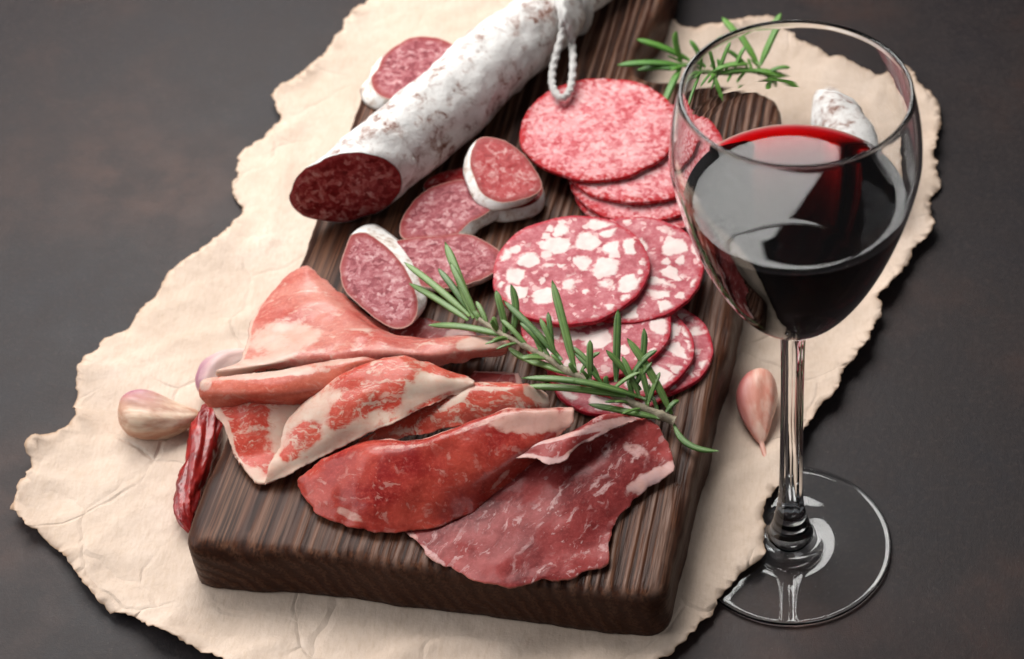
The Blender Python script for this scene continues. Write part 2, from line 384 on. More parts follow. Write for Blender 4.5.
# ------------------------------------------------------------------ cutting board outline (needed by paper and objects)
BR = math.radians(-6.5)
BZ = 2.2
bpx = [(182, 532), (186, 549), (212, 552), (300, 556), (420, 571), (540, 587), (620, 596), (650, 600), (664, 596), (670, 582),
       (683, 530), (705, 440), (735, 320), (758, 215), (775, 140), (784, 116), (780, 100), (768, 88), (745, 80), (700, 77), (660, 78),
       (642, 76), (634, 67), (636, 52), (648, 30), (664, 5), (676, -25), (680, -60), (668, -84), (630, -92), (560, -92), (515, -84), (505, -60),
       (512, -30), (515, 0), (505, 25), (480, 42), (440, 49), (400, 51), (382, 54), (372, 64), (362, 88), (345, 130), (318, 205), (285, 290), (236, 405), (200, 490)]
def board():
    O = W(430, 330, 0); O.z = 0
    R = Matrix.Rotation(-BR, 3, 'Z')
    pts = []
    for a, b in zip(bpx, bpx[1:]+bpx[:1]):
        A, B = W(*a, BZ), W(*b, BZ); n = max(2, int((A-B).length/.22))
        pts += [A+(B-A)*(i/n) for i in range(n)]
    for _ in range(5): pts = [(pts[i-1]+pts[i]*2+pts[(i+1) % len(pts)])/4 for i in range(len(pts))]
    n = len(pts)
    nrm = []
    for i in range(n):
        t = (pts[(i+1) % n]-pts[i-1]).normalized(); nrm.append(Vector((t.y, -t.x, 0)))
    prof = [(.16, 0.0), (.03, .12), (0, .4), (.0, 1.0), (.01, 1.5), (.05, 1.85), (.14, 2.03), (.27, 2.14), (.42, 2.185), (.6, 2.2)]
    V, F, side, gr = [], [], [], []
    def grain(p):
        q = R @ (p-O)
        gx = q.x + .5*fbm(q.x*.12, q.y*.05, 3)
        g = math.sin(gx*15 + 3.6*fbm(gx*.7, q.y*.04, 1.5)) * (.30+.60*sm(-3, 4, q.x)) + .5*fbm(gx*3.4, q.y*.07, 7)
        return g
    for k, (ins, z) in enumerate(prof):
        for i in range(n):
            p = pts[i]
            wob = .09*fbm(p.x*.45, p.y*.45, 2)+.04*fbm(p.x*1.8, p.y*1.8, z)
            wear = 1+.7*max(-.6, fbm(p.x*.35+9, p.y*.35, 5))
            ii = ins*(wear if k > 3 else 1)
            q = p - nrm[i]*(ii - wob + (.015*fbm(p.x*.5, p.y*.5, z*6) if k < 8 else 0))
            zz = z
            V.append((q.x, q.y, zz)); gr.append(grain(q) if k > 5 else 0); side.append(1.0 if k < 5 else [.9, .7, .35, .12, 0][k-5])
            if k:
                j = (i+1) % n; F.append(((k-1)*n+i, (k-1)*n+j, k*n+j, k*n+i))
    base = (len(prof)-1)*n
    top2 = [Vector(V[base+i][:2]) for i in range(n)]
    # interior grid aligned with the grain
    loc = [R @ (Vector((p.x, p.y, 0))-O) for p in top2]
    xs = [l.x for l in loc]; ys = [l.y for l in loc]
    def inside(x, y, m=.12):
        c = False
        for i in range(n):
            a, b = loc[i-1], loc[i]
            if (a.y > y) != (b.y > y) and x < (b.x-a.x)*(y-a.y)/(b.y-a.y)+a.x: c = not c
        return c
    grid = []; Ri = R.inverted()
    for x in np.arange(min(xs)+.3, max(xs), .6):
        for y in np.arange(min(ys)+.3, max(ys), .6):
            y2 = y + rng.uniform(-.1, .1)
            if inside(x, y2):
                q = Ri @ Vector((x, y2, 0)) + O; grid.append(Vector((q.x, q.y)))
    pv, pe, pf, *_ = delaunay_2d_cdt(top2+grid, [], [list(range(n))], 1, 1e-5)
    idx = {}
    for i, p in enumerate(pv):
        if i < n and (p-top2[i]).length < 1e-4: idx[i] = base+i
        else:
            g = grain(Vector((p.x, p.y, 0)))
            idx[i] = len(V); V.append((p.x, p.y, BZ-.012)); side.append(0); gr.append(g)
    for f in pf: F.append(tuple(idx[i] for i in f))
    F.append(tuple(reversed(range(n))))
    o = mesh_obj('cutting_board', V, F, WOOD, origin=O, rz=BR, attrs={'side': side, 'groove': gr})
    tag(o, 'thick dark brown wooden cutting board with carved grain and rounded handle', 'cutting board')
board()

# ------------------------------------------------------------------ torn parchment paper
ppx = [(372, 0), (345, 30), (325, 62), (305, 75), (285, 90), (272, 97), (283, 122), (262, 140), (236, 155), (240, 175), (232, 190),
       (243, 210), (237, 225), (225, 240), (195, 262), (170, 280), (145, 310), (125, 330), (100, 345), (85, 365), (78, 388), (77, 405),
       (80, 425), (60, 440), (28, 450), (34, 475), (22, 495), (12, 515), (30, 530), (45, 537), (60, 555), (75, 575), (95, 600), (120, 617),
       (150, 630), (180, 647), (215, 661), (250, 690), (320, 720), (420, 735), (520, 730), (600, 705), (655, 668), (675, 650), (695, 630), (712, 612), (722, 598), (735, 583), (752, 572),
       (767, 562), (764, 550), (762, 530), (764, 512), (778, 492), (790, 468), (800, 446), (807, 430), (820, 410), (835, 395), (847, 374), (866, 350), (882, 320), (875, 303),
       (894, 288), (908, 268), (914, 250), (933, 240), (933, 228), (928, 205), (940, 186), (933, 166), (933, 156), (940, 127), (938, 108), (923, 93),
       (906, 70), (885, 72), (868, 65), (848, 57), (832, 56), (817, 45), (797, 40), (791, 30), (773, 20), (751, 22), (733, 31), (700, 32), (684, 30), (670, 20),
       (620, -10), (560, -30), (480, -40), (420, -30)]
def paper():
    base = [W(x, y, .15) for x, y in ppx]
    pts = []
    for a, b in zip(base, base[1:]+base[:1]):
        n = max(2, int((a-b).length/.13)); pts += [a+(b-a)*(i/n) for i in range(n)]
    for _ in range(5): pts = [(pts[i-1]+pts[i]*2+pts[(i+1) % len(pts)])/4 for i in range(len(pts))]
    n = len(pts); out = []
    for i in range(n):
        t = (pts[(i+1) % n]-pts[i-1]).normalized(); nn = Vector((t.y, -t.x, 0)); p = pts[i]
        d = .16*fbm(p.x*1.1, p.y*1.1, 4)+.10*fbm(p.x*3.5, p.y*3.5, 9)+.05*abs(fbm(p.x*9, p.y*9, 2))
        q = p+nn*d; out.append(Vector((q.x, q.y)))
    arr = np.array([(p.x, p.y) for p in out])
    nxt = np.roll(arr, -1, 0)
    def inside(x, y):
        c = ((arr[:, 1] > y) != (nxt[:, 1] > y)) & (x < (nxt[:, 0]-arr[:, 0])*(y-arr[:, 1])/(nxt[:, 1]-arr[:, 1]+1e-12)+arr[:, 0])
        return c.sum() % 2 == 1
    grid = []; g = .34
    for x in np.arange(arr[:, 0].min(), arr[:, 0].max(), g):
        for y in np.arange(arr[:, 1].min(), arr[:, 1].max(), g):
            x2, y2 = x+rng.uniform(-.1, .1), y+rng.uniform(-.1, .1)
            if inside(x2, y2): grid.append(Vector((x2, y2)))
    pv, pe, pf, *_ = delaunay_2d_cdt(out+grid, [], [list(range(n))], 1, 1e-5)
    bo = [W(*p, 0) for p in bpx]; bb = np.array([(p.x, p.y) for p in bo])
    V, edge = [], []
    for i, p in enumerate(pv):
        x, y = p.x, p.y
        de = np.sqrt(((arr-np.array([x, y]))**2).sum(1).min())
        db = np.sqrt(((bb-np.array([x, y]))**2).sum(1).min())
        ca, sa = math.cos(.6), math.sin(.6)
        rn = 1-abs(fbm((x*ca+y*sa)*.16, (-x*sa+y*ca)*.34, 11, 3))*2
        rn2 = 1-abs(fbm(x*.55+4, y*.5, 21, 3))*2
        ub = -19.5 < x < -1.5 and -4 < y < 27          # lies flat where the board presses on it
        k = 0.0 if ub else min(1, db/2.5)
        z = .03 + k*(.16*max(0, rn)**2 + .035*max(0, rn2) + .06*(fbm(x*.25, y*.25, 5)+.5))
        lift = math.exp(-de/.9)*(.30+.45*fbm(x*.3, y*.3, 15))
        z += max(0, lift)*(1.35 if x < -15 and y < 6 else 1)
        r = math.hypot(x-X0, y)
        if r < 4.6: z = max(z, .03+.30*sm(4.4, 3.5, r)+.22*sm(3.0, 1.2, r)+.05)
        V.append((x, y, z)); edge.append(math.exp(-de/.10))
    m = len(V); F = [tuple(f) for f in pf]
    V += [(x, y, max(-.01, z-.025)) for x, y, z in V]; edge += edge
    F2 = [tuple(reversed([i+m for i in f])) for f in F]
    bnd = {}
    for f in F:
        for a, b in zip(f, f[1:]+f[:1]): bnd[(a, b)] = 1
    sidef = [(b, a, a+m, b+m) for (a, b) in bnd if (b, a) not in bnd]
    o = mesh_obj('parchment_paper', V, F+F2+sidef, PAPER, attrs={'edge': edge})
    tag(o, 'large sheet of beige parchment paper with torn ragged edges lying under the board', 'paper')
paper()

# ------------------------------------------------------------------ wine glass
def lathe(prof, seg=128):
    V, F = [], []
    for r, z in prof:
        for i in range(seg):
            a = 2*math.pi*i/seg; V.append((X0+r*math.cos(a), r*math.sin(a), z))
    for k in range(len(prof)-1):
        for i in range(seg):
            j = (i+1) % seg; F.append((k*seg+i, k*seg+j, (k+1)*seg+j, (k+1)*seg+i))
    return V, F
def cap(V, F, seg, r0, z, row, flip=False):
    V.append((X0, 0, z)); c = len(V)-1
    for i in range(seg):
        j = (i+1) % seg; a, b = row*seg+i, row*seg+j
        F.append((b, a, c) if not flip else (a, b, c))
def bowl_r(z, zb=10.75, zm=17.5, Rm=3.6, pw=1.5, Rt=3.25, zt=19.9):
    if z > zm: u = (z-zm)/(zt-zm); return Rm-(Rm-Rt)*u*u
    c = max(0, min(1, (zm-z)/(zm-zb)))**(1/pw); return Rm*math.sqrt(max(0, 1-c*c))
def wine_glass():
    t = thing('wine_glass', 'stemmed glass of red wine standing at the right, half on the paper edge', 'wine glass', (X0, 0, 0))
    seg = 128
    # outer bowl from the stem joint up, over the rim, down inside
    zj, rj = 10.95, .50
    zs = [zj+(17.5-zj)*(u**1.35) for u in np.linspace(0, 1, 46)] + list(np.linspace(17.7, 19.9, 16))
    outer = [(max(rj if k == 0 else 0, bowl_r(z)), z) for k, z in enumerate(zs)]
    outer[0] = (rj, zj); outer = [(rj, zj)]+[p for p in outer[1:] if p[0] > rj+.02]
    rt = outer[-1][0]
    rim = [(rt-.052+.058*math.cos(a), 19.94+.055*math.sin(a)) for a in np.linspace(-.6, math.pi+.6, 15)]
    inner = []
    for z in list(np.linspace(19.85, 17.5, 16))+[11.55+(17.5-11.55)*(u**1.6) for u in np.linspace(1, 0, 44)][1:]:
        wall = .105 + .06*sm(14, 11.6, z); zz = z
        r = bowl_r(z) - wall if z > 12.2 else None
        if r is None:
            r = (bowl_r(12.2)-(.105+.06*sm(14, 11.6, 12.2)))*math.sqrt(max(0, 1-((12.2-z)/(12.2-11.55))**2))
        if r > .02: inner.append((r, z))
    WZ = 16.0; zc = WZ+.10                       # the wine touches the wall up to zc
    rc = float(np.interp(zc, [z for r, z in reversed(inner)], [r for r, z in reversed(inner)]))
    dry = [p for p in inner if p[1] > zc+.02]+[(rc, zc)]
    V, F = lathe(outer+rim+dry, seg)             # below the wine line the wine's own skin is the inner wall
    mesh_obj('bowl', V, F, GLASS, parent=t, origin=(X0, 0, 0))
    # stem (open tube that continues the bowl's outer skin)
    st = [(outer[0][0], outer[0][1]), (.44, 10.75), (.405, 10.4), (.385, 9.8), (.372, 8.5), (.372, 7), (.378, 5.5), (.39, 4), (.41, 3), (.45, 2.3), (.53, 1.8), (.60, 1.42)]
    st = [tuple(p) for p in catmull(st, 48)]
    V, F = lathe(list(reversed(st)), seg)
    for i, (x, y, z) in enumerate(V):              # a faceted stem
        x -= X0; a = math.atan2(y, x); k = 1-.045*sm(10.8, 9.5, z)*sm(1.7, 2.6, z)*abs(math.sin(a*4)); V[i] = (X0+x*k, y*k, z)
    mesh_obj('stem', V, F, GLASS, parent=t, origin=(X0, 0, 0))
    ft = [(st[-1][0], st[-1][1]), (.645, 1.22), (.69, 1.05), (.735, .9), (.785, .78), (.85, .67), (.95, .57), (1.12, .47), (1.4, .36), (1.9, .29), (2.5, .235), (3.0, .20), (3.3, .19), (3.42, .18), (3.485, .14), (3.5, .09), (3.48, .04), (3.42, .01), (3.3, .0)]
    ft = [ft[0]]+[tuple(p) for p in catmull(ft, 70)][1:]
    und = [(3.1, .012), (2.5, .05), (1.8, .09), (1.0, .13), (.4, .15)]
    V, F = lathe(list(reversed(ft+und)), seg)
    cap(V, F, seg, 0, .152, 0, True)
    mesh_obj('foot', V, F, GLASS, parent=t, origin=(X0, 0, 0))
    side = [(rc, zc)]+[p for p in inner if p[1] < zc-.02]
    V, F = lathe(list(reversed(side)), seg); cap(V, F, seg, 0, side[-1][1]-.004, 0); iors = [1.34/1.5]*len(V)
    top = [(rc, zc), (rc-.05, WZ+.075), (rc-.12, WZ+.048), (rc-.2, WZ+.026), (rc-.3, WZ+.011), (rc-.42, WZ+.003), (rc-.6, WZ), (rc-.9, WZ), (1.5, WZ), (.5, WZ)]
    V2, F2 = lathe(top, seg); cap(V2, F2, seg, 0, WZ, len(top)-1, True)
    b_ = len(V); V += V2; F += [tuple(i+b_ for i in f) for f in F2]; iors += [1.34]*len(V2)
    mesh_obj('wine', V, F, WINE, parent=t, origin=(X0, 0, 0), attrs={'ior': iors})
wine_glass()

# ------------------------------------------------------------------ dry sausage
def ax_frame(d):
    a = d.cross(Vector((0, 0, 1))).normalized(); return a, a.cross(d).normalized()
def sausage():
    A, B = W(345, 190, 3.8), W(501, 58, 3.7)
    ax = (A-B).normalized()
    a, b = ax_frame(ax)
    t = thing('dry_sausage', 'long mouldy white sausage with a cut end and a string loop, top of the board', 'sausage', (A.x, A.y, 2.2))
    path = [A+ax*0] ; pts = [(A, 1.51), (W(416, 131, 3.8), 1.60), (W(467, 88, 3.8), 1.58), (W(501, 56, 3.75), 1.53), (W(540, 24, 3.7), 1.45), (W(566, 5, 3.55), 1.22), (W(583, -8, 3.35), .92),
           (W(612, -28, 3.1), .85), (W(650, -58, 2.9), .6), (W(672, -80, 2.75), .25)]
    L = catmull([(*p, r) for p, r in pts], 130)
    seg = 84; V, tail = [], []
    for k, (x, y, z, r) in enumerate(L):
        c = Vector((x, y, z)); d = Vector(L[min(k+1, len(L)-1)][:3])-Vector(L[max(k-1, 0)][:3])
        d = -d.normalized(); aa, bb = ax_frame(d)
        if k == 0: aa, bb = a, b
        for i in range(seg):
            th = 2*math.pi*i/seg; cc, ss = math.cos(th), math.sin(th)
            P = c+aa*(r*cc)+bb*(r*ss)
            n = (aa*cc+bb*ss)
            P += n*(.15*fbm(P.x*.45, P.y*.45, P.z*.45+3)+.06*fbm(P.x*1.5, P.y*1.5, P.z*1.5)) * (1 if z > 0 else 1)
            if k < 12:
                sl = (-.095+1.5*cc-.25*ss)*(1-k/12.0)**1.0
                P += ax*(sl)
            if P.z < BZ+.02: P.z = BZ+.02
            V.append(P); tail.append(sm(.66, .80, k/129))
    F = []
    for k in range(len(L)-1):
        for i in range(seg):
            j = (i+1) % seg; F.append((k*seg+j, k*seg+i, (k+1)*seg+i, (k+1)*seg+j))
    F.append(tuple((len(L)-1)*seg+i for i in range(seg)))
    mesh_obj('casing', V, F, MOULD, parent=t, origin=A, attrs={'tail': tail})
    # the cut face, bulging a little
    ring = V[:seg]; c = sum(ring, Vector())/seg
    VV, FF, rim = [], [], []
    n = Vector((0, 0, 0))
    for i in range(seg): n += (ring[i]-c).cross(ring[(i+1) % seg]-c)
    n.normalize()
    if n.y > 0: n = -n
    K = 16
    for k in range(K+1):
        s_ = 1-k/K*.97
        for i in range(seg):
            p = c+(ring[i]-c)*s_*.985 + n*(.05+.09*(1-s_**4)+.03*fbm((ring[i].x-c.x)*s_*2, (ring[i].y-c.y)*s_*2, (ring[i].z-c.z)*s_*2)*(1-s_**3))
            if k == 0: p = c+(ring[i]-c)*.99
            VV.append(p); rim.append(.9*s_ if k else .94)
            if k: j = (i+1) % seg; FF.append(((k-1)*seg+i, (k-1)*seg+j, k*seg+j, k*seg+i))
    FF.append(tuple(K*seg+i for i in range(seg)))
    mesh_obj('cut_face', VV, FF, DRYCUT, parent=t, origin=c, attrs={'rim': rim})
    # string: wound round the neck, with a hanging loop
    def tube(path, r, name, n=90, sg=12):
        P = catmull(path, n); V, F = [], []
        for k, p in enumerate(P):
            d = Vector(P[min(k+1, n-1)])-Vector(P[max(k-1, 0)]); d.normalize()
            u = d.cross(Vector((.3, .2, .93))).normalized(); v = d.cross(u)
            for i in range(sg):
                th = 2*math.pi*i/sg; rr = r*(1+.16*math.cos(2*th - k*.62))
                V.append(Vector(p)+u*(rr*math.cos(th))+v*(rr*math.sin(th)))
            if k:
                for i in range(sg): j = (i+1) % sg; F.append(((k-1)*sg+i, (k-1)*sg+j, k*sg+j, k*sg+i))
        F.append(tuple(range(sg))); F.append(tuple(reversed([(n-1)*sg+i for i in range(sg)])))
        mesh_obj(name, V, F, STRING, parent=t, origin=Vector(P[0]))
    cc = W(566, 4, 3.55); a2, b2 = ax_frame(ax)
    for off, rr in ((0, 1.24), (.22, 1.30)):
        loop = [tuple(cc+ax*off+a2*(rr*math.cos(th))+b2*(rr*math.sin(th))) for th in np.linspace(0, 2*math.pi, 22)]
        tube(loop, .16, 'string', 140)
    tube([tuple(W(*q)) for q in ((556, -6, 5.0), (561, 12, 5.2), (562, 32, 4.6), (557, 52, 4.2), (553, 68, 3.9), (552, 82, 3.75), (555, 92, 3.7), (562, 98, 3.7), (569, 92, 3.7),
          (572, 80, 3.75), (573, 62, 3.9), (572, 45, 4.0), (569, 28, 4.7), (564, 12, 5.25), (560, -4, 5.1))], .145, 'string', 260)
sausage()
def sausage_end():
    P = [(W(823, 86, 1.3), .12), (W(828, 93, 1.35), .62), (W(835, 106, 1.42), .98), (W(843, 124, 1.48), 1.2), (W(853, 148, 1.5), 1.3), (W(862, 172, 1.5), 1.28), (W(868, 190, 1.5), 1.2)]
    t = thing('sausage_end', 'white mouldy sausage tip lying on the paper behind the wine glass', 'sausage', (P[3][0].x, P[3][0].y, 0))
    L = catmull([(*p, r) for p, r in P], 60); seg = 60; V, F = [], []
    for k, (x, y, z, r) in enumerate(L):
        c = Vector((x, y, z)); d = (Vector(L[max(k-1, 0)][:3])-Vector(L[min(k+1, 59)][:3])).normalized(); aa, bb = ax_frame(d)
        for i in range(seg):
            th = 2*math.pi*i/seg; n = aa*math.cos(th)+bb*math.sin(th)
            p = c+n*(r*(1+.10*fbm(x*.8+n.x, y*.8+n.y, n.z*1.2, 4)))
            p.z = max(p.z, .12); V.append(p)
        if k:
            for i in range(seg): j = (i+1) % seg; F.append(((k-1)*seg+j, (k-1)*seg+i, k*seg+i, k*seg+j))
    F.append(tuple(reversed(range(seg))))
    mesh_obj('casing', V, F, MOULD, parent=t, origin=P[3][0], attrs={'tail': [0]*len(V)})
    ring = V[-seg:]; c = sum(ring, Vector())/seg; VV = [c+(p-c)*s_ + Vector((.02, -.03, 0)) for s_ in (1, .7, .35) for p in ring]+[c+Vector((.02, -.03, 0))]
    FF = [(k*seg+i, k*seg+(i+1) % seg, (k+1)*seg+(i+1) % seg, (k+1)*seg+i) for k in range(2) for i in range(seg)]+[(2*seg+i, 2*seg+(i+1) % seg, 3*seg) for i in range(seg)]
    mesh_obj('cut_face', VV, FF, DRYCUT, parent=t, origin=c, attrs={'rim': [.95]*seg+[.6]*seg+[.3]*seg+[0]})
sausage_end()

# ------------------------------------------------------------------ slices of sausage and salami
def slab(name, outline, down, mat_top, mat_side, parent=None, origin=None, bulge=.02, rough_edge=.0, K=14, sd=0, zf=None, sep=False, wave=0.0):
    "solid slice: outline = list of world points of its face, down = vector to its underside"
    n = len(outline); c = sum(outline, Vector())/n; down = Vector(down)
    nrm = Vector()
    for i in range(n): nrm += (outline[i]-c).cross(outline[(i+1) % n]-c)
    nrm.normalize()
    if nrm.z < 0: nrm = -nrm; outline = list(reversed(outline))
    ring = []
    for i, p in enumerate(outline):
        r = (p-c); q = c+r*(1+rough_edge*fbm(p.x*2.5+sd, p.y*2.5, 3)+rough_edge*.6*fbm(p.x*7+sd, p.y*7, 5))
        ring.append(q)
    V, F, rim = [], [], []
    for k in range(K+1):
        s_ = 1-k/K*.98
        for p in ring:
            q = c+(p-c)*s_; z = bulge*fbm(q.x*.9+sd, q.y*.9, 8)+.012*fbm(q.x*4, q.y*4, sd)
            if wave: z += wave*fbm(q.x*.35+sd, q.y*.35, sd+1)
            if s_ > .97: z -= .02
            q = q+nrm*z
            V.append(q); rim.append(s_)
        if k:
            for i in range(n): j = (i+1) % n; F.append(((k-1)*n+i, (k-1)*n+j, k*n+j, k*n+i))
    F.append(tuple(K*n+i for i in range(n)))
    SV, SF, srim = [], [], []
    m = 5
    for k in range(m+1):
        f = k/m
        for i in range(n):
            p = V[i]; out = (ring[i]-c); out = out-nrm*out.dot(nrm); out.normalize()
            SV.append(p+down*f+out*(.03*math.sin(math.pi*f))); srim.append(1.0)
        if k:
            for i in range(n): j = (i+1) % n; SF.append(((k-1)*n+j, (k-1)*n+i, k*n+i, k*n+j))
    SF.append(tuple(reversed([m*n+i for i in range(n)])))
    og = origin if origin is not None else c
    if sep:
        mesh_obj('meat', V, F, mat_top, parent=parent, origin=og, attrs={'rim': rim})
        mesh_obj('rind', SV, SF, mat_side, parent=parent, origin=og)
        return
    b = len(V); o = mesh_obj(name, V+SV, F+[tuple(i+b for i in f) for f in SF], None, origin=og, attrs={'rim': rim+srim},
                              mats=[mat_top, mat_side], midx=[0]*len(F)+[1]*len(SF))
    return o
def px_slice(label, poly, z, shift, mat_top, sd, zgrad=(0, 0), bulge=.03, n=90):
    "z = height at centroid, zgrad = change per pixel; shift = (dx, dy, dz) to the underside"
    cx = sum(p[0] for p in poly)/len(poly); cy = sum(p[1] for p in poly)/len(poly)
    cur = closed_curve(poly, n)
    pts = [W(x, y, max(BZ+.12, z+zgrad[0]*(x-cx)+zgrad[1]*(y-cy))) for x, y in cur]
    c = sum(pts, Vector())/n
    d = W(cx+shift[0], cy+shift[1], z+shift[2]) - W(cx, cy, z)
    t = thing('sausage_slice', label, 'sausage slice', (c.x, c.y, BZ), group='slices cut from the dry sausage')
    slab('meat', pts, d, mat_top, MOULD_R, t, c, bulge, .012, 14, sd, sep=True)
def m_rind2():
    s = NT('mouldy_rind', rough=.85, spec=.25); v = s.offset(s.co(), s.rand()); n = s.noise(v, 2.4, 6, .7)
    s.set(s.b, 'base', s.ramp(n, [(.30, (.30, .16, .12)), (.40, (.62, .53, .46)), (.52, (.80, .77, .73)), (.8, (.84, .82, .79))]))
    s.set(s.b, 'normal', s.bump(n, .05, .7)); return s.m
MOULD_R = m_rind2()
px_slice('oval sausage slice with white rind at far upper left behind the sausage', [(378, 68), (384, 55), (403, 41), (420, 36), (440, 38), (454, 46), (457, 58), (446, 70), (424, 84), (405, 97), (388, 99), (374, 90), (371, 78)], 3.0, (-11, 11, -.55), DRY, 1, (0, -.006))
px_slice('dark sausage slice peeking out from under the others beside the sausage', [(424, 188), (429, 178), (445, 171), (465, 167), (478, 172), (482, 185), (470, 196), (445, 200)], 2.55, (1, 3, -.25), DRYRED, 2)
px_slice('small red sausage slice with thick white rind lying underneath the upright one', [(480, 196), (492, 186), (512, 180), (530, 178), (541, 184), (542, 194), (534, 203), (518, 208), (500, 210), (486, 206)], 2.85, (2, 12, -.45), DRYRED, 3)
px_slice('mauve sausage slice with white rind under the small red one', [(403, 238), (400, 224), (408, 208), (424, 191), (446, 182), (468, 180), (485, 192), (495, 202), (488, 212), (470, 222), (455, 235), (430, 239)], 2.95, (11, 6, -.45), DRY, 4, (.002, -.004))
px_slice('small red oval sausage slice on top of the slices beside the salami', [(472, 150), (479, 138), (493, 137), (511, 144), (528, 159), (541, 181), (538, 192), (520, 200), (500, 202), (483, 194), (475, 180), (470, 164)], 3.7, (-7, 8, -.35), DRYRED, 5, (0, -.010))
px_slice('long oval sausage slice in the middle above the rosemary tip', [(391, 243), (410, 238), (437, 236), (467, 234), (489, 243), (503, 255), (500, 268), (484, 278), (462, 285), (438, 288), (414, 282), (395, 262)], 2.85, (1, 4, -.35), DRY, 6)
px_slice('upright sausage slice with a white rind edge beside the folded ham', [(346, 246), (352, 234), (366, 232), (380, 241), (397, 257), (411, 279), (418, 303), (414, 320), (402, 328), (386, 325), (364, 309), (345, 290), (340, 267)], 3.15, (10, -9, -.45), DRY, 7, (-.001, -.002))

def disc(cx, cy, r, z, label, mat_, sd, group, name, cat, th=.18, tilt=(0, 0), sq=1.0):
    c = W(cx, cy, z); n = 140
    pts = []
    for i in range(n):
        a = 2*math.pi*i/n; rr = r*(1+.012*math.sin(2*a+sd)+.008*math.sin(5*a+sd*2)+.006*math.sin(11*a+sd))
        x, y = rr*math.cos(a), rr*math.sin(a)*sq; pts.append(c+Vector((x, y, tilt[0]*x+tilt[1]*y)))
    o = slab(name, pts, (0, 0, -th), mat_, mat_, None, c, .03, .007, 22, sd, wave=.06)
    tag(o, label, cat, group)
G1 = 'fine grained salami slices in the stack at the back'
def fine(cx, cy, r, z, lab, sd, tilt=(0, 0)): disc(cx, cy, r, z, lab, FINE, sd, G1, 'salami_slice', 'salami slice', .16, tilt)
fine(650, 180, 3.05, 2.50, 'lowest pale pink salami slice at the bottom of the back stack', 11, (0, .02))
fine(645, 168, 3.05, 2.75, 'third pink salami slice down in the back stack', 12, (0, .02))
fine(640, 150, 3.08, 3.0, 'second pink salami slice, directly beneath the round top one', 13, (0, .015))
fine(599, 127, 3.12, 3.32, 'whole round pink salami slice on top of the back stack', 14, (.01, .03))
G2 = 'salami slices with big white fat pieces'
def chunk(cx, cy, r, z, lab, sd, tilt=(0, 0)): disc(cx, cy, r, z, lab, CHUNK, sd, G2, 'coarse_salami_slice', 'salami slice', .18, tilt)
chunk(645, 348, 2.45, 2.42, 'lowest coarse salami slice at the right edge of the board', 21)
chunk(613, 366, 2.35, 2.50, 'coarse salami slice lowest under the rosemary stem', 22)
chunk(628, 347, 2.40, 2.72, 'coarse salami slice second from the lowest, overlapping the one at the board edge', 23, (0, .01))
chunk(597, 322, 2.75, 2.98, 'coarse salami slice behind the rosemary, under the two big round ones', 24, (.01, .02))
chunk(630, 268, 2.75, 3.2, 'big coarse salami slice half hidden by the whole round one, touching the glass', 25, (.0, .03))
chunk(571, 268, 2.86, 3.5, 'whole round coarse salami slice with large white fat pieces on top', 26, (.01, .03))

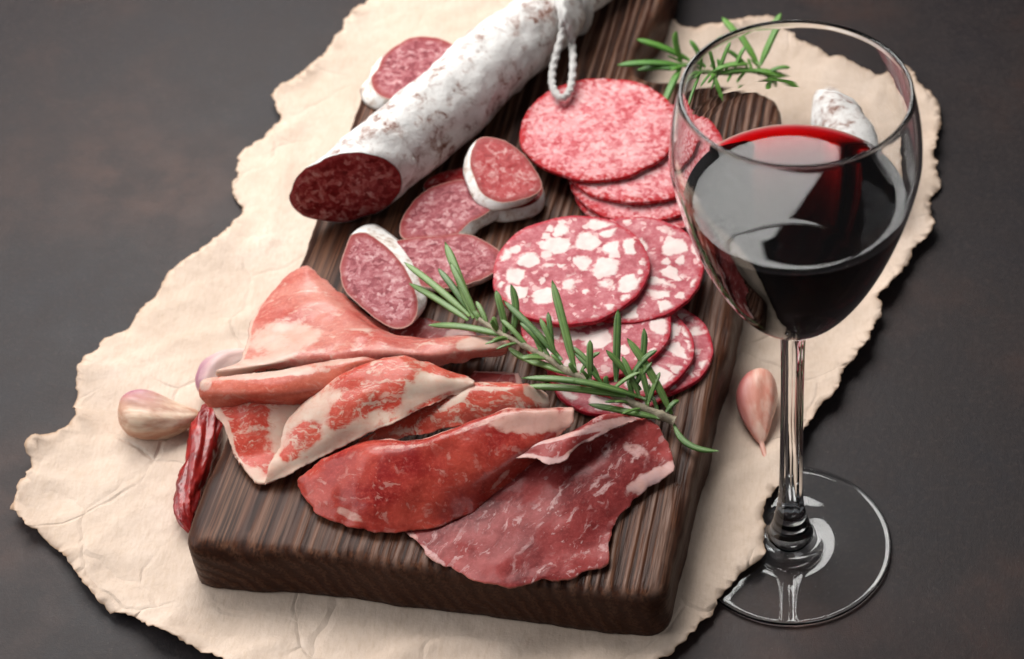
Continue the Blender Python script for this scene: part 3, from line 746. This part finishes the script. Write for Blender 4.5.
# ------------------------------------------------------------------ ham
def ham(name, label, cat, rows, mat_, blobs=(), edges=(0, 0, 0, 0), th=.03, nu=150, nv=110, rip=.05, sd=0, jag=1.5, lo=0.0):
    """rows of (px, py, z) control points; edges = fat band widths (in uv) at v0, v1, u0, u1; blobs = (px, py, rx, ry, deg, amount)"""
    k = len(rows)
    R = [catmull(r, nu) for r in rows]; G = np.zeros((nv, nu, 3))
    for j in range(nu): G[:, j] = catmull([r[j] for r in R], nv)
    P = [[None]*nu for _ in range(nv)]; fat = np.zeros((nv, nu)); rim = np.zeros((nv, nu))
    for i in range(nv):
        for j in range(nu):
            x, y, z = G[i, j]; u, v = j/(nu-1), i/(nv-1)
            e = min(u, 1-u, v, 1-v); ef = math.exp(-e/.03)
            x += jag*ef*(fbm(x*.045+sd, y*.045, 2)*1.9+.18*fbm(x*.22, y*.22, sd)); y += jag*ef*(fbm(x*.045, y*.045+sd, 7)*1.7+.18*fbm(x*.25, y*.25, sd+3))
            f = 0.0
            for d, wd in ((v, edges[0]), (1-v, edges[1]), (u, edges[2]), (1-u, edges[3])):
                if wd: f = max(f, 1-sm(wd*.55, wd*1.35, d+.4*wd*fbm(x*.05, y*.05, sd)))
            for bx, by, rx, ry, dg, am in blobs:
                ca, sa = math.cos(math.radians(dg)), math.sin(math.radians(dg)); dx, dy = x-bx, y-by
                q = math.hypot((dx*ca+dy*sa)/rx, (-dx*sa+dy*ca)/ry); m_ = 1-sm(.6, 1.35, q+.22*fbm(x*.09, y*.09, sd+bx))
                f = f+(1-f)*m_*am if am > 0 else f*(1+m_*am)
            fat[i, j] = f; rim[i, j] = math.exp(-e/.006)
            p = W(x, y, z); P[i][j] = p
    # gentle ripples along the normal and clearance above the board
    N = [[None]*nu for _ in range(nv)]
    def norms():
        for i in range(nv):
            for j in range(nu):
                a = P[i][min(j+1, nu-1)]-P[i][max(j-1, 0)]; b = P[min(i+1, nv-1)][j]-P[max(i-1, 0)][j]
                n = a.cross(b)
                if n.length < 1e-9: n = Vector((0, 0, 1))
                N[i][j] = n.normalized()
    norms()
    for i in range(nv):
        for j in range(nu):
            p = P[i][j]
            ee = min(j/nu, 1-j/nu, i/nv, 1-i/nv)
            P[i][j] = p+N[i][j]*(rip*1.5*fbm(p.x*.7+sd, p.y*.7, p.z*.7, 2)+.09*math.exp(-ee/.10)*fbm(p.x*.9+sd, p.y*.9, sd, 2)+.006*fbm(p.x*2.4, p.y*2.4, p.z*2+sd))
            if P[i][j].z < BZ+.05+lo: P[i][j].z = BZ+.05+lo+.02*(P[i][j].z-BZ)
    norms()
    V, F = [], []
    for sgn in (1, -1):
        for i in range(nv):
            for j in range(nu):
                e = min(j, nu-1-j, i, nv-1-i); tt = th*.5*(.35 if e == 0 else .8 if e == 1 else 1)
                V.append(P[i][j]+N[i][j]*(sgn*tt))
    m = nu*nv
    for i in range(nv-1):
        for j in range(nu-1):
            a = i*nu+j; q = (a, a+1, a+nu+1, a+nu); F.append(q); F.append(tuple(reversed([t+m for t in q])))
    bd = [j for j in range(nu)]+[i*nu+nu-1 for i in range(1, nv)]+[(nv-1)*nu+j for j in range(nu-2, -1, -1)]+[i*nu for i in range(nv-2, 0, -1)]
    for a, b in zip(bd, bd[1:]+bd[:1]): F.append((b, a, a+m, b+m))
    fl = fat.flatten().tolist()*2; rl = rim.flatten().tolist()*2
    c = sum((P[nv//2][j] for j in range(0, nu, 10)), Vector())/len(range(0, nu, 10))
    o = mesh_obj(name, V, F, mat_, origin=c, attrs={'fat': fl, 'rim': rl})
    tag(o, label, cat, 'cured ham slices draped on the front of the board')
    return o

ham('ham_slice', 'thin pink ham scrap peeking out between sausage slice and folded ham', 'ham slice',
    [[(372, 318, 2.35), (410, 318, 2.35), (445, 322, 2.35), (476, 330, 2.35)], [(385, 335, 2.4), (420, 335, 2.4), (450, 338, 2.4), (480, 340, 2.4)], [(395, 350, 2.4), (425, 350, 2.4), (455, 352, 2.4), (482, 352, 2.4)]],
    HAM_DARK, [(462, 338, 18, 8, 10, .9)], nu=60, nv=40, sd=1)
ham('ham_slice', 'small dark ham scrap with pale edge right of the marbled coppa', 'ham slice',
    [[(462, 390, 2.5), (490, 392, 2.5), (522, 394, 2.45)], [(470, 380, 2.6), (495, 381, 2.6), (521, 382, 2.5)], [(474, 371, 2.6), (498, 371, 2.6), (517, 373, 2.5)]],
    HAM_DARK, [], (0, .12, 0, .1), nu=60, nv=40, sd=2)
ham('ham_slice', 'rosy ham slice folded like a tent at the back, its roll reaching the rosemary', 'ham slice',
    [[(220, 378, 3.0), (262, 373, 3.2), (315, 368, 3.35), (370, 366, 3.4), (430, 366, 3.4), (470, 361, 3.2), (507, 354, 3.0)],
     [(218, 370, 3.3), (262, 364, 3.6), (312, 355, 3.7), (368, 352, 3.9), (430, 354, 3.9), (472, 350, 3.7), (510, 347, 3.4)],
     [(240, 362, 3.2), (272, 352, 3.4), (318, 340, 3.5), (365, 338, 3.8), (425, 342, 3.8), (470, 338, 3.6), (509, 338, 3.4)],
     [(246, 346, 2.9), (276, 335, 3.1), (316, 325, 3.3), (356, 325, 3.5), (405, 338, 3.4), (455, 338, 3.1), (500, 337, 3.0)],
     [(250, 326, 2.7), (279, 314, 3.0), (312, 305, 3.2), (345, 312, 3.3), (382, 330, 3.1), (430, 342, 2.8), (470, 342, 2.7)],
     [(260, 305, 2.5), (286, 291, 2.8), (310, 284, 3.0), (334, 299, 3.1), (362, 317, 2.95), (392, 337, 2.7), (410, 344, 2.6)],
     [(283, 281, 2.4), (296, 272, 2.6), (308, 267, 2.75), (323, 277, 2.8), (342, 294, 2.75), (364, 312, 2.6), (386, 330, 2.5)]],
    HAM_LIGHT, [(285, 338, 36, 17, -8, .95), (262, 362, 36, 7, -14, .95), (350, 345, 30, 7, -10, .35), (480, 344, 26, 7, -4, .85), (235, 372, 20, 6, -8, 1)], (0, .0, .02, 0), rip=.07, sd=3)
ham('ham_slice', 'pink and white ham flap hanging from the folded band over the left board edge', 'ham slice',
    [[(256, 481, 2.42), (266, 484, 2.4), (278, 478, 2.4), (290, 470, 2.4)], [(235, 457, 2.5), (255, 455, 2.55), (280, 452, 2.6), (302, 446, 2.6)],
     [(223, 426, 2.9), (255, 424, 3.0), (288, 424, 3.0), (315, 420, 2.9)], [(212, 401, 3.1), (250, 399, 3.3), (290, 399, 3.3), (325, 396, 3.1)]],
    COPPA, [(290, 425, 22, 40, 15, .9), (250, 478, 25, 12, 20, .9)], (.06, 0, .07, 0), sd=4, th=.1)
ham('ham_slice', 'rolled salmon red ham band with a white fat top edge at the left', 'ham slice',
    [[(209, 407, 3.05), (250, 405, 3.2), (290, 405, 3.3), (325, 400, 3.3), (352, 385, 3.3), (385, 368, 3.3)],
     [(199, 396, 3.45), (245, 395, 3.8), (290, 394, 3.9), (325, 387, 3.8), (355, 374, 3.6), (392, 362, 3.5)],
     [(199, 384, 3.7), (245, 382, 4.0), (290, 379, 4.1), (326, 370, 4.0), (360, 362, 3.8), (400, 358, 3.6)],
     [(206, 378, 3.65), (246, 374, 3.95), (290, 370, 4.0), (328, 362, 3.9), (362, 357, 3.75), (402, 355, 3.5)],
     [(216, 378, 3.4), (250, 374, 3.6), (292, 370, 3.7), (330, 362, 3.6), (365, 358, 3.5), (404, 357, 3.3)]],
    HAM_ROLL, [(270, 374, 60, 5.0, -4, 1), (352, 358, 45, 4, -12, .7), (205, 384, 7, 8, 0, .8)], (0, .12, .0, 0), sd=5, rip=.04)
ham('coppa_slice', 'marbled coppa slice with broad white fat and red patches in the middle', 'ham slice',
    [[(264, 485, 2.5), (296, 470, 2.7), (330, 453, 3.0), (365, 435, 3.4), (400, 420, 3.7), (430, 405, 3.8), (474, 387, 3.8)],
     [(267, 470, 2.75), (300, 450, 3.1), (335, 431, 3.5), (370, 413, 3.8), (405, 402, 4.0), (435, 393, 4.0), (474, 384, 3.9)],
     [(275, 450, 2.95), (303, 426, 3.4), (336, 406, 3.9), (370, 391, 4.2), (405, 382, 4.3), (435, 380, 4.2), (474, 381, 3.9)],
     [(288, 424, 3.1), (310, 400, 3.6), (338, 379, 4.05), (366, 366, 4.3), (398, 360, 4.4), (425, 366, 4.2), (470, 378, 3.9)],
     [(290, 423, 2.9), (314, 400, 3.3), (342, 378, 3.7), (368, 363, 4.0), (400, 357, 4.1), (428, 363, 3.95), (470, 376, 3.7)]],
    COPPA, [(420, 395, 60, 30, 0, .85), (330, 425, 62, 42, -35, .82), (270, 470, 30, 20, -30, 1), (445, 385, 40, 14, 8, 1),
            (362, 396, 27, 19, -38, -1), (390, 392, 14, 20, 15, -1), (345, 412, 20, 12, -40, -.95), (305, 436, 17, 12, -35, -.95), (292, 452, 14, 8, -25, -.95), (405, 372, 13, 9, 30, -.95), (442, 372, 22, 4.5, 12, -1), (352, 375, 30, 4, -30, -.7), (430, 402, 30, 3, -25, -.6)],
    (.03, 0, .04, 0), sd=6, nu=200, nv=130, rip=.06)
ham('coppa_slice', 'red folded coppa slice with cream fat streak tucked behind the dark ham', 'ham slice',
    [[(345, 452, 2.7), (392, 441, 3.0), (440, 430, 3.2), (475, 422, 3.3), (512, 416, 3.3), (548, 412, 3.0)],
     [(362, 440, 3.0), (405, 425, 3.3), (446, 410, 3.6), (480, 403, 3.7), (515, 400, 3.6), (549, 403, 3.2)],
     [(378, 428, 3.05), (420, 410, 3.4), (460, 390, 3.7), (490, 385, 3.8), (524, 386, 3.7), (549, 395, 3.2)],
     [(385, 420, 2.8), (430, 402, 3.0), (468, 386, 3.2), (494, 382, 3.3), (525, 384, 3.3), (546, 392, 3.0)]],
    COPPA, [(458, 398, 16, 5, -35, .9), (488, 389, 28, 2.6, 0, .7), (535, 394, 14, 8, 30, .8), (512, 398, 16, 3, 10, .55)], (0, .0, 0, .05), sd=7)
ham('ham_slice', 'burgundy ham slice hanging over the front edge with a small folded lip', 'ham slice',
    [[(404, 534, 2.36), (440, 564, 2.36), (490, 584, 2.36), (548, 582, 2.36), (608, 564, 2.36)],
     [(424, 521, 2.4), (458, 538, 2.45), (505, 552, 2.5), (562, 550, 2.5), (616, 523, 2.36)],
     [(446, 500, 2.45), (478, 508, 2.6), (525, 515, 2.7), (585, 508, 2.7), (642, 494, 2.4)],
     [(462, 482, 2.6), (495, 478, 2.8), (540, 480, 2.9), (600, 474, 2.8), (674, 470, 2.5)],
     [(478, 465, 2.8), (515, 456, 2.95), (555, 455, 3.0), (610, 442, 2.9), (672, 450, 2.5)],
     [(494, 455, 3.2), (525, 443, 3.45), (565, 436, 3.5), (608, 417, 3.3), (655, 424, 2.7)],
     [(496, 456, 3.5), (532, 444, 3.7), (566, 440, 3.75), (604, 418, 3.55), (640, 418, 3.0)],
     [(480, 469, 3.35), (525, 457, 3.6), (552, 466, 3.6), (590, 441, 3.5), (636, 420, 3.05)]],
    HAM_DARK, [(655, 478, 34, 9, -28, 1), (560, 438, 60, 2.6, -12, .8), (610, 424, 30, 5, -12, .8), (510, 452, 36, 3, -18, .9), (635, 450, 14, 7, 20, .6), (430, 555, 18, 5, 38, .6), (412, 538, 8, 6, 40, .6),
               (470, 575, 50, 5, 15, .25), (575, 560, 30, 6, -20, .3)], (.0, .04, .0, .0), sd=8, nu=190, nv=170, rip=.04, jag=2.2)
ham('ham_slice', 'deep red glossy ham slice in front with a curled fat end on the right', 'ham slice',
    [[(297, 486, 2.42), (318, 514, 2.42), (368, 531, 2.42), (425, 530, 2.46), (475, 511, 2.6), (512, 482, 2.8), (545, 455, 3.0)],
     [(299, 477, 2.6), (328, 490, 2.85), (375, 500, 3.0), (428, 496, 3.15), (478, 478, 3.35), (520, 455, 3.6), (560, 437, 3.6)],
     [(312, 468, 2.8), (342, 467, 3.2), (385, 467, 3.5), (435, 460, 3.7), (480, 443, 3.9), (523, 426, 4.0), (572, 422, 3.9)],
     [(322, 461, 2.9), (356, 447, 3.4), (395, 446, 3.7), (436, 439, 4.0), (477, 423, 4.1), (520, 411, 4.2), (575, 411, 4.05)],
     [(332, 457, 2.8), (364, 442, 3.1), (400, 441, 3.4), (440, 434, 3.6), (480, 419, 3.8), (522, 408, 3.9), (574, 409, 3.9)]],
    HAM_DEEP, [(535, 421, 46, 13, -2, 1), (400, 447, 30, 2.6, -5, .5), (480, 424, 30, 2.6, -22, .5), (350, 515, 16, 5, 25, .7), (445, 470, 5, 22, 18, .35), (500, 480, 16, 3, -50, .5), (310, 490, 5, 12, -20, .3)],
    (.0, .03, .0, .03), sd=9, nu=190, nv=130, rip=.05)

# ------------------------------------------------------------------ rosemary
def leaf(parent, base, tip, bend, width, mat_, roll=0.0):
    "a narrow leaf: V-section blade with a groove, lighter underside"
    base, tip = Vector(base), Vector(tip); d = tip-base; L = d.length
    side = d.cross(Vector((0, 0, 1)))
    side = side.normalized() if side.length > 1e-4 else Vector((1, 0, 0))
    up = side.cross(d).normalized()
    side = (side*math.cos(roll)+up*math.sin(roll)); up = side.cross(d).normalized()
    n = 16; V, F, mid, und = [], [], [], []
    for k in range(n+1):
        t = k/n; c = base+d*t+Vector(bend)*(4*t*(1-t))
        w_ = width*.50*min(1, .45+t*2.4)*(1-max(0, (t-.72)/.28)**2.6*.92)
        for (a, h, m_, u_) in ((-1, -.30, 0, 0), (-.80, .10, .2, 0), (-.35, .22, .5, 0), (0, .06, 1, 0), (.35, .22, .5, 0), (.80, .10, .2, 0), (1, -.30, 0, 0), (.6, -.38, 0, 1), (0, -.42, 0, 1), (-.6, -.38, 0, 1)):
            V.append(c+side*(a*w_)+up*(h*w_)); mid.append(m_); und.append(u_)
        if k:
            for i in range(10): j = (i+1) % 10; F.append(((k-1)*10+i, (k-1)*10+j, k*10+j, k*10+i))
    F.append(tuple(range(10))); F.append(tuple(reversed([n*10+i for i in range(10)])))
    mesh_obj('leaf', V, F, mat_, parent=parent, origin=base, attrs={'mid': mid, 'under': und})
def twig(parent, path, r0, r1, mat_):
    P = catmull(path, 60); V, F = [], []; sg = 12
    for k, p in enumerate(P):
        d = Vector(P[min(k+1, 59)])-Vector(P[max(k-1, 0)]); d.normalize(); u = d.cross(Vector((0, 0, 1))).normalized(); v = d.cross(u); r = r0+(r1-r0)*k/59
        for i in range(sg):
            th = 2*math.pi*i/sg; rr = r*(1+.18*fbm(k*.25, th, 3)+(.25 if k % 12 == 5 else 0)); V.append(Vector(p)+u*(rr*math.cos(th))+v*(rr*math.sin(th)))
        if k:
            for i in range(sg): j = (i+1) % sg; F.append(((k-1)*sg+i, (k-1)*sg+j, k*sg+j, k*sg+i))
    F.append(tuple(range(sg))); F.append(tuple(reversed([59*sg+i for i in range(sg)])))
    mesh_obj('stem', V, F, mat_, parent=parent, origin=Vector(P[0]))
def rosemary():
    b = W(675, 421, 2.6)
    t = thing('rosemary_sprig', 'rosemary sprig lying across the coarse salami slices and the ham ends', 'rosemary', (b.x, b.y, BZ), group='rosemary sprigs')
    st = [(675, 421, 2.65), (658, 414, 2.8), (640, 407, 2.95), (612, 393, 3.25), (588, 381, 3.5), (566, 370, 3.65), (545, 357, 3.75), (523, 345, 3.85), (500, 333, 3.85), (482, 321, 3.8), (470, 311, 3.8)]
    twig(t, [tuple(W(*q)) for q in st], .17, .07, TWIG)
    def L(bx, by, bz, tx, ty, tz, w_=.27, bend=(0, 0, .12), roll=0): leaf(t, W(bx, by, bz), W(tx, ty, tz), bend, w_, LEAF, roll)
    Z = 3.8
    L(474, 318, Z, 445, 242, 4.6, .32); L(470, 316, Z, 404, 262, 3.9, .28); L(468, 320, Z, 409, 283, 3.5, .28); L(472, 314, Z, 438, 268, 4.2, .26)
    L(478, 320, Z, 450, 262, 4.5, .24); L(505, 336, Z, 428, 325, 3.35, .30, (0, 0, .2)); L(507, 332, 3.9, 496, 290, 4.7, .25); L(512, 334, 3.9, 511, 284, 4.8, .27, (.15, 0, 0))
    L(562, 360, 3.8, 503, 300, 4.5, .27); L(575, 370, 3.75, 552, 280, 5.1, .30); L(553, 352, 3.85, 548, 312, 4.6, .2); L(556, 356, 3.85, 540, 318, 4.5, .2); L(545, 350, 3.85, 520, 322, 4.3, .2)
    L(590, 379, 3.6, 590, 340, 4.5, .24); L(616, 382, 3.4, 618, 309, 4.9, .28); L(641, 390, 3.2, 606, 350, 4.2, .25); L(672, 414, 2.8, 627, 338, 4.3, .30, (0, .1, .2))
    L(637, 380, 3.4, 644, 328, 4.5, .24, (.1, 0, .1)); L(627, 384, 3.4, 657, 350, 4.1, .23, (0, .1, .2)); L(646, 399, 3.1, 521, 378, 3.95, .30, (0, 0, .35)); L(626, 396, 3.3, 524, 386, 3.5, .30, (0, -.1, .25))
    L(660, 418, 2.8, 588, 404, 3.0, .28, (0, -.1, .15)); L(575, 375, 3.6, 510, 352, 3.4, .28, (0, -.1, .1)); L(545, 366, 3.6, 508, 347, 3.5, .24, (0, -.1, 0)); L(666, 412, 2.9, 679, 400, 3.0, .2)
    L(600, 380, 3.6, 570, 345, 4.1, .2, (.1, 0, .1)); L(640, 398, 3.2, 622, 356, 4.0, .2); L(650, 402, 3.1, 638, 360, 3.9, .22); L(634, 388, 3.3, 652, 362, 3.9, .18); L(580, 373, 3.7, 600, 352, 4.1, .18, (0, .1, .1))
    L(604, 386, 3.5, 574, 352, 4.0, .2); L(612, 390, 3.4, 640, 372, 3.8, .18); L(530, 350, 3.8, 500, 318, 4.2, .2); L(648, 404, 3.1, 660, 372, 3.6, .18)
    lr = random.Random(3)
    for k in range(26):                                  # short needles all along the stem
        f = lr.uniform(.0, .97)*(len(st)-1); i = int(f); u = f-i; a_, b_ = st[i], st[min(i+1, len(st)-1)]
        x, y, z = [a_[q]*(1-u)+b_[q]*u for q in range(3)]; an = math.radians(215+lr.choice((-1, 1))*lr.uniform(18, 60)); ln = lr.uniform(16, 34)
        L(x, y, z, x+ln*math.cos(an), y+ln*math.sin(an)*.8, z+lr.uniform(.0, .55), lr.uniform(.13, .2), (lr.uniform(-.05, .05), 0, .07))
    # the curved leaf reaching over the board edge
    leaf(t, W(674, 424, 2.6), W(719, 451, 2.5), (-.25, -.30, 0), .26, LEAF)
    b = W(700, 66, 2.4)
    t = thing('rosemary_sprig', 'rosemary sprig lying at the back of the board, partly seen through the glass', 'rosemary', (b.x, b.y, BZ), group='rosemary sprigs')
    st = [(680, 64, 3.0), (700, 67, 2.9), (722, 69, 2.8), (745, 67, 2.6), (768, 72, 2.2), (774, 77, 1.8)]
    twig(t, [tuple(W(*q)) for q in st], .10, .10, TWIG2)
    def M(bx, by, bz, tx, ty, tz, w_=.34, bend=(0, 0, .15), roll=0): leaf(t, W(bx, by, bz), W(tx, ty, tz), bend, w_, LEAF2, roll)
    M(690, 60, 3.0, 636, 39, 3.8, .36); M(682, 65, 3.0, 617, 65, 3.2, .36); M(682, 69, 3.0, 637, 70, 2.8, .34); M(680, 69, 3.0, 663, 106, 2.7, .32); M(682, 63, 3.0, 676, 31, 4.2, .26, (-.1, 0, .1))
    M(755, 60, 2.9, 722, 17, 3.6, .34); M(757, 62, 2.9, 781, 13, 3.9, .34); M(750, 66, 2.8, 800, 80, 2.2, .36); M(700, 66, 3.0, 745, 60, 3.2, .34); M(705, 66, 3.0, 690, 40, 3.8, .24); M(710, 66, 3.0, 722, 36, 3.9, .24)
    M(712, 69, 2.9, 755, 68, 2.9, .32); M(700, 68, 3.0, 714, 92, 2.6, .26); M(728, 67, 3.0, 740, 42, 3.7, .22); M(744, 64, 2.9, 716, 44, 3.5, .24); M(764, 70, 2.6, 790, 64, 2.8, .24)
    for k in range(18):
        f = lr.uniform(.0, .9)*(len(st)-1); i = int(f); u = f-i; a_, b_ = st[i], st[min(i+1, len(st)-1)]
        x, y, z = [a_[q]*(1-u)+b_[q]*u for q in range(3)]; an = math.radians(180+lr.choice((-1, 1))*lr.uniform(20, 75)); ln = lr.uniform(12, 26)
        M(x, y, z, x+ln*math.cos(an), y+ln*math.sin(an)*.8, max(2.35, z+lr.uniform(-.2, .5)), lr.uniform(.13, .2), (0, 0, .06))
rosemary()

# ------------------------------------------------------------------ garlic and chili
def garlic(label, root, tip, R, mat_, belly, blush_ang, flat=.86, tail=0.0, blush_t=(.0, .55), group='garlic cloves', body=1.0):
    "root and tip: world points of the axis; belly: direction the clove bulges to"
    root, tip = Vector(root), Vector(tip); d = tip-root; L = d.length; d.normalize()
    rz = math.atan2(d.y, d.x)
    bl = Vector(belly); bl = (bl-d*bl.dot(d)).normalized(); si = d.cross(bl)
    n, sg = 54, 48; V, F, B, T = [], [], [], []
    for k in range(n+1):
        t = k/n
        tb = min(1, t/body); prof = (math.sin(math.pi*min(1, tb**.72)))**.56*(1-.30*tb) * 1.14 if 0 < tb < 1 else 0
        prof = max(prof, .02+.10*tail*(t > .5))
        c = root+d*(L*t)+bl*(R*.36*math.sin(math.pi*t)) 
        for i in range(sg):
            th = 2*math.pi*i/sg; cc, ss = math.cos(th), math.sin(th)
            # rounded wedge section
            rr = R*prof*(1-.10*math.cos(3*th)*sm(0, .3, t))*(1+.09*fbm(t*2.2, cc*1.3, ss*1.3)+.02*math.sin(9*th+3*t)*min(1, t*4))
            V.append(c+bl*(rr*cc)+si*(rr*ss*flat))
            B.append(sm(-.4, .6, math.cos(th-blush_ang))*sm(blush_t[1], blush_t[0]+.05, t)); T.append(sm(.90, 1, t)+.6*sm(.035, .0, t))
        if k:
            for i in range(sg): j = (i+1) % sg; F.append(((k-1)*sg+i, (k-1)*sg+j, k*sg+j, k*sg+i))
    F.append(tuple(reversed(range(sg)))); F.append(tuple(n*sg+i for i in range(sg)))
    zmin = min(v.z for v in V)
    o = mesh_obj('garlic_clove', V, F, mat_, origin=((root+tip)/2), rz=rz, attrs={'blush': B, 'tip': T})
    return tag(o, label, 'garlic clove', group)
garlic('cream garlic clove with purple blush lying alone on the paper at the left', W(119, 407, 1.0), W(201, 416, .65), .86, GARLIC, (.05, -.6, -.25), math.radians(165), blush_t=(.0, .7))
garlic('mauve garlic clove half hidden behind the end of the rolled ham', W(204, 398, .85), W(262, 352, 1.1), .85, GARLIC2, (-.5, .6, .1), math.radians(0), blush_t=(.0, .9))
garlic('reddish garlic clove with a dry tail seen behind the glass stem', W(758, 371, .95), W(771, 474, .2), .72, GARLIC3, (-.25, .1, -.1), math.radians(0), tail=1.1, blush_t=(.0, 1.0), body=.70)
def chili():
    P = [(W(214, 404, .8), .25), (W(211, 415, .85), .46), (W(205, 435, .8), .56), (W(198, 460, .75), .52), (W(191, 485, .65), .47), (W(186, 506, .6), .40), (W(186, 520, .5), .26), (W(190, 532, .4), .08)]
    L = catmull([(*p, r) for p, r in P], 110); seg = 48; V, F = [], []
    for k, (x, y, z, r) in enumerate(L):
        c = Vector((x, y, z)); d = (Vector(L[min(k+1, 109)][:3])-Vector(L[max(k-1, 0)][:3])).normalized(); aa, bb = ax_frame(d)
        for i in range(seg):
            th = 2*math.pi*i/seg; n = aa*math.cos(th)+bb*math.sin(th)
            wr = 1.12-.75*abs(fbm(math.cos(th)*1.2+k*.022, math.sin(th)*1.2, k*.012, 3))
            p = c+n*(r*wr); p.z = max(p.z, .1); V.append(p)
        if k:
            for i in range(seg): j = (i+1) % seg; F.append(((k-1)*seg+j, (k-1)*seg+i, k*seg+i, k*seg+j))
    F.append(tuple(range(seg))); F.append(tuple(reversed([109*seg+i for i in range(seg)])))
    o = mesh_obj('dried_chili', V, F, CHILI, origin=P[3][0])
    tag(o, 'wrinkled glossy red dried chili lying against the left side of the board', 'chili pepper')
chili()
for o in bpy.data.objects:
    for k in ('_o', '_r'):
        if k in o: del o[k]
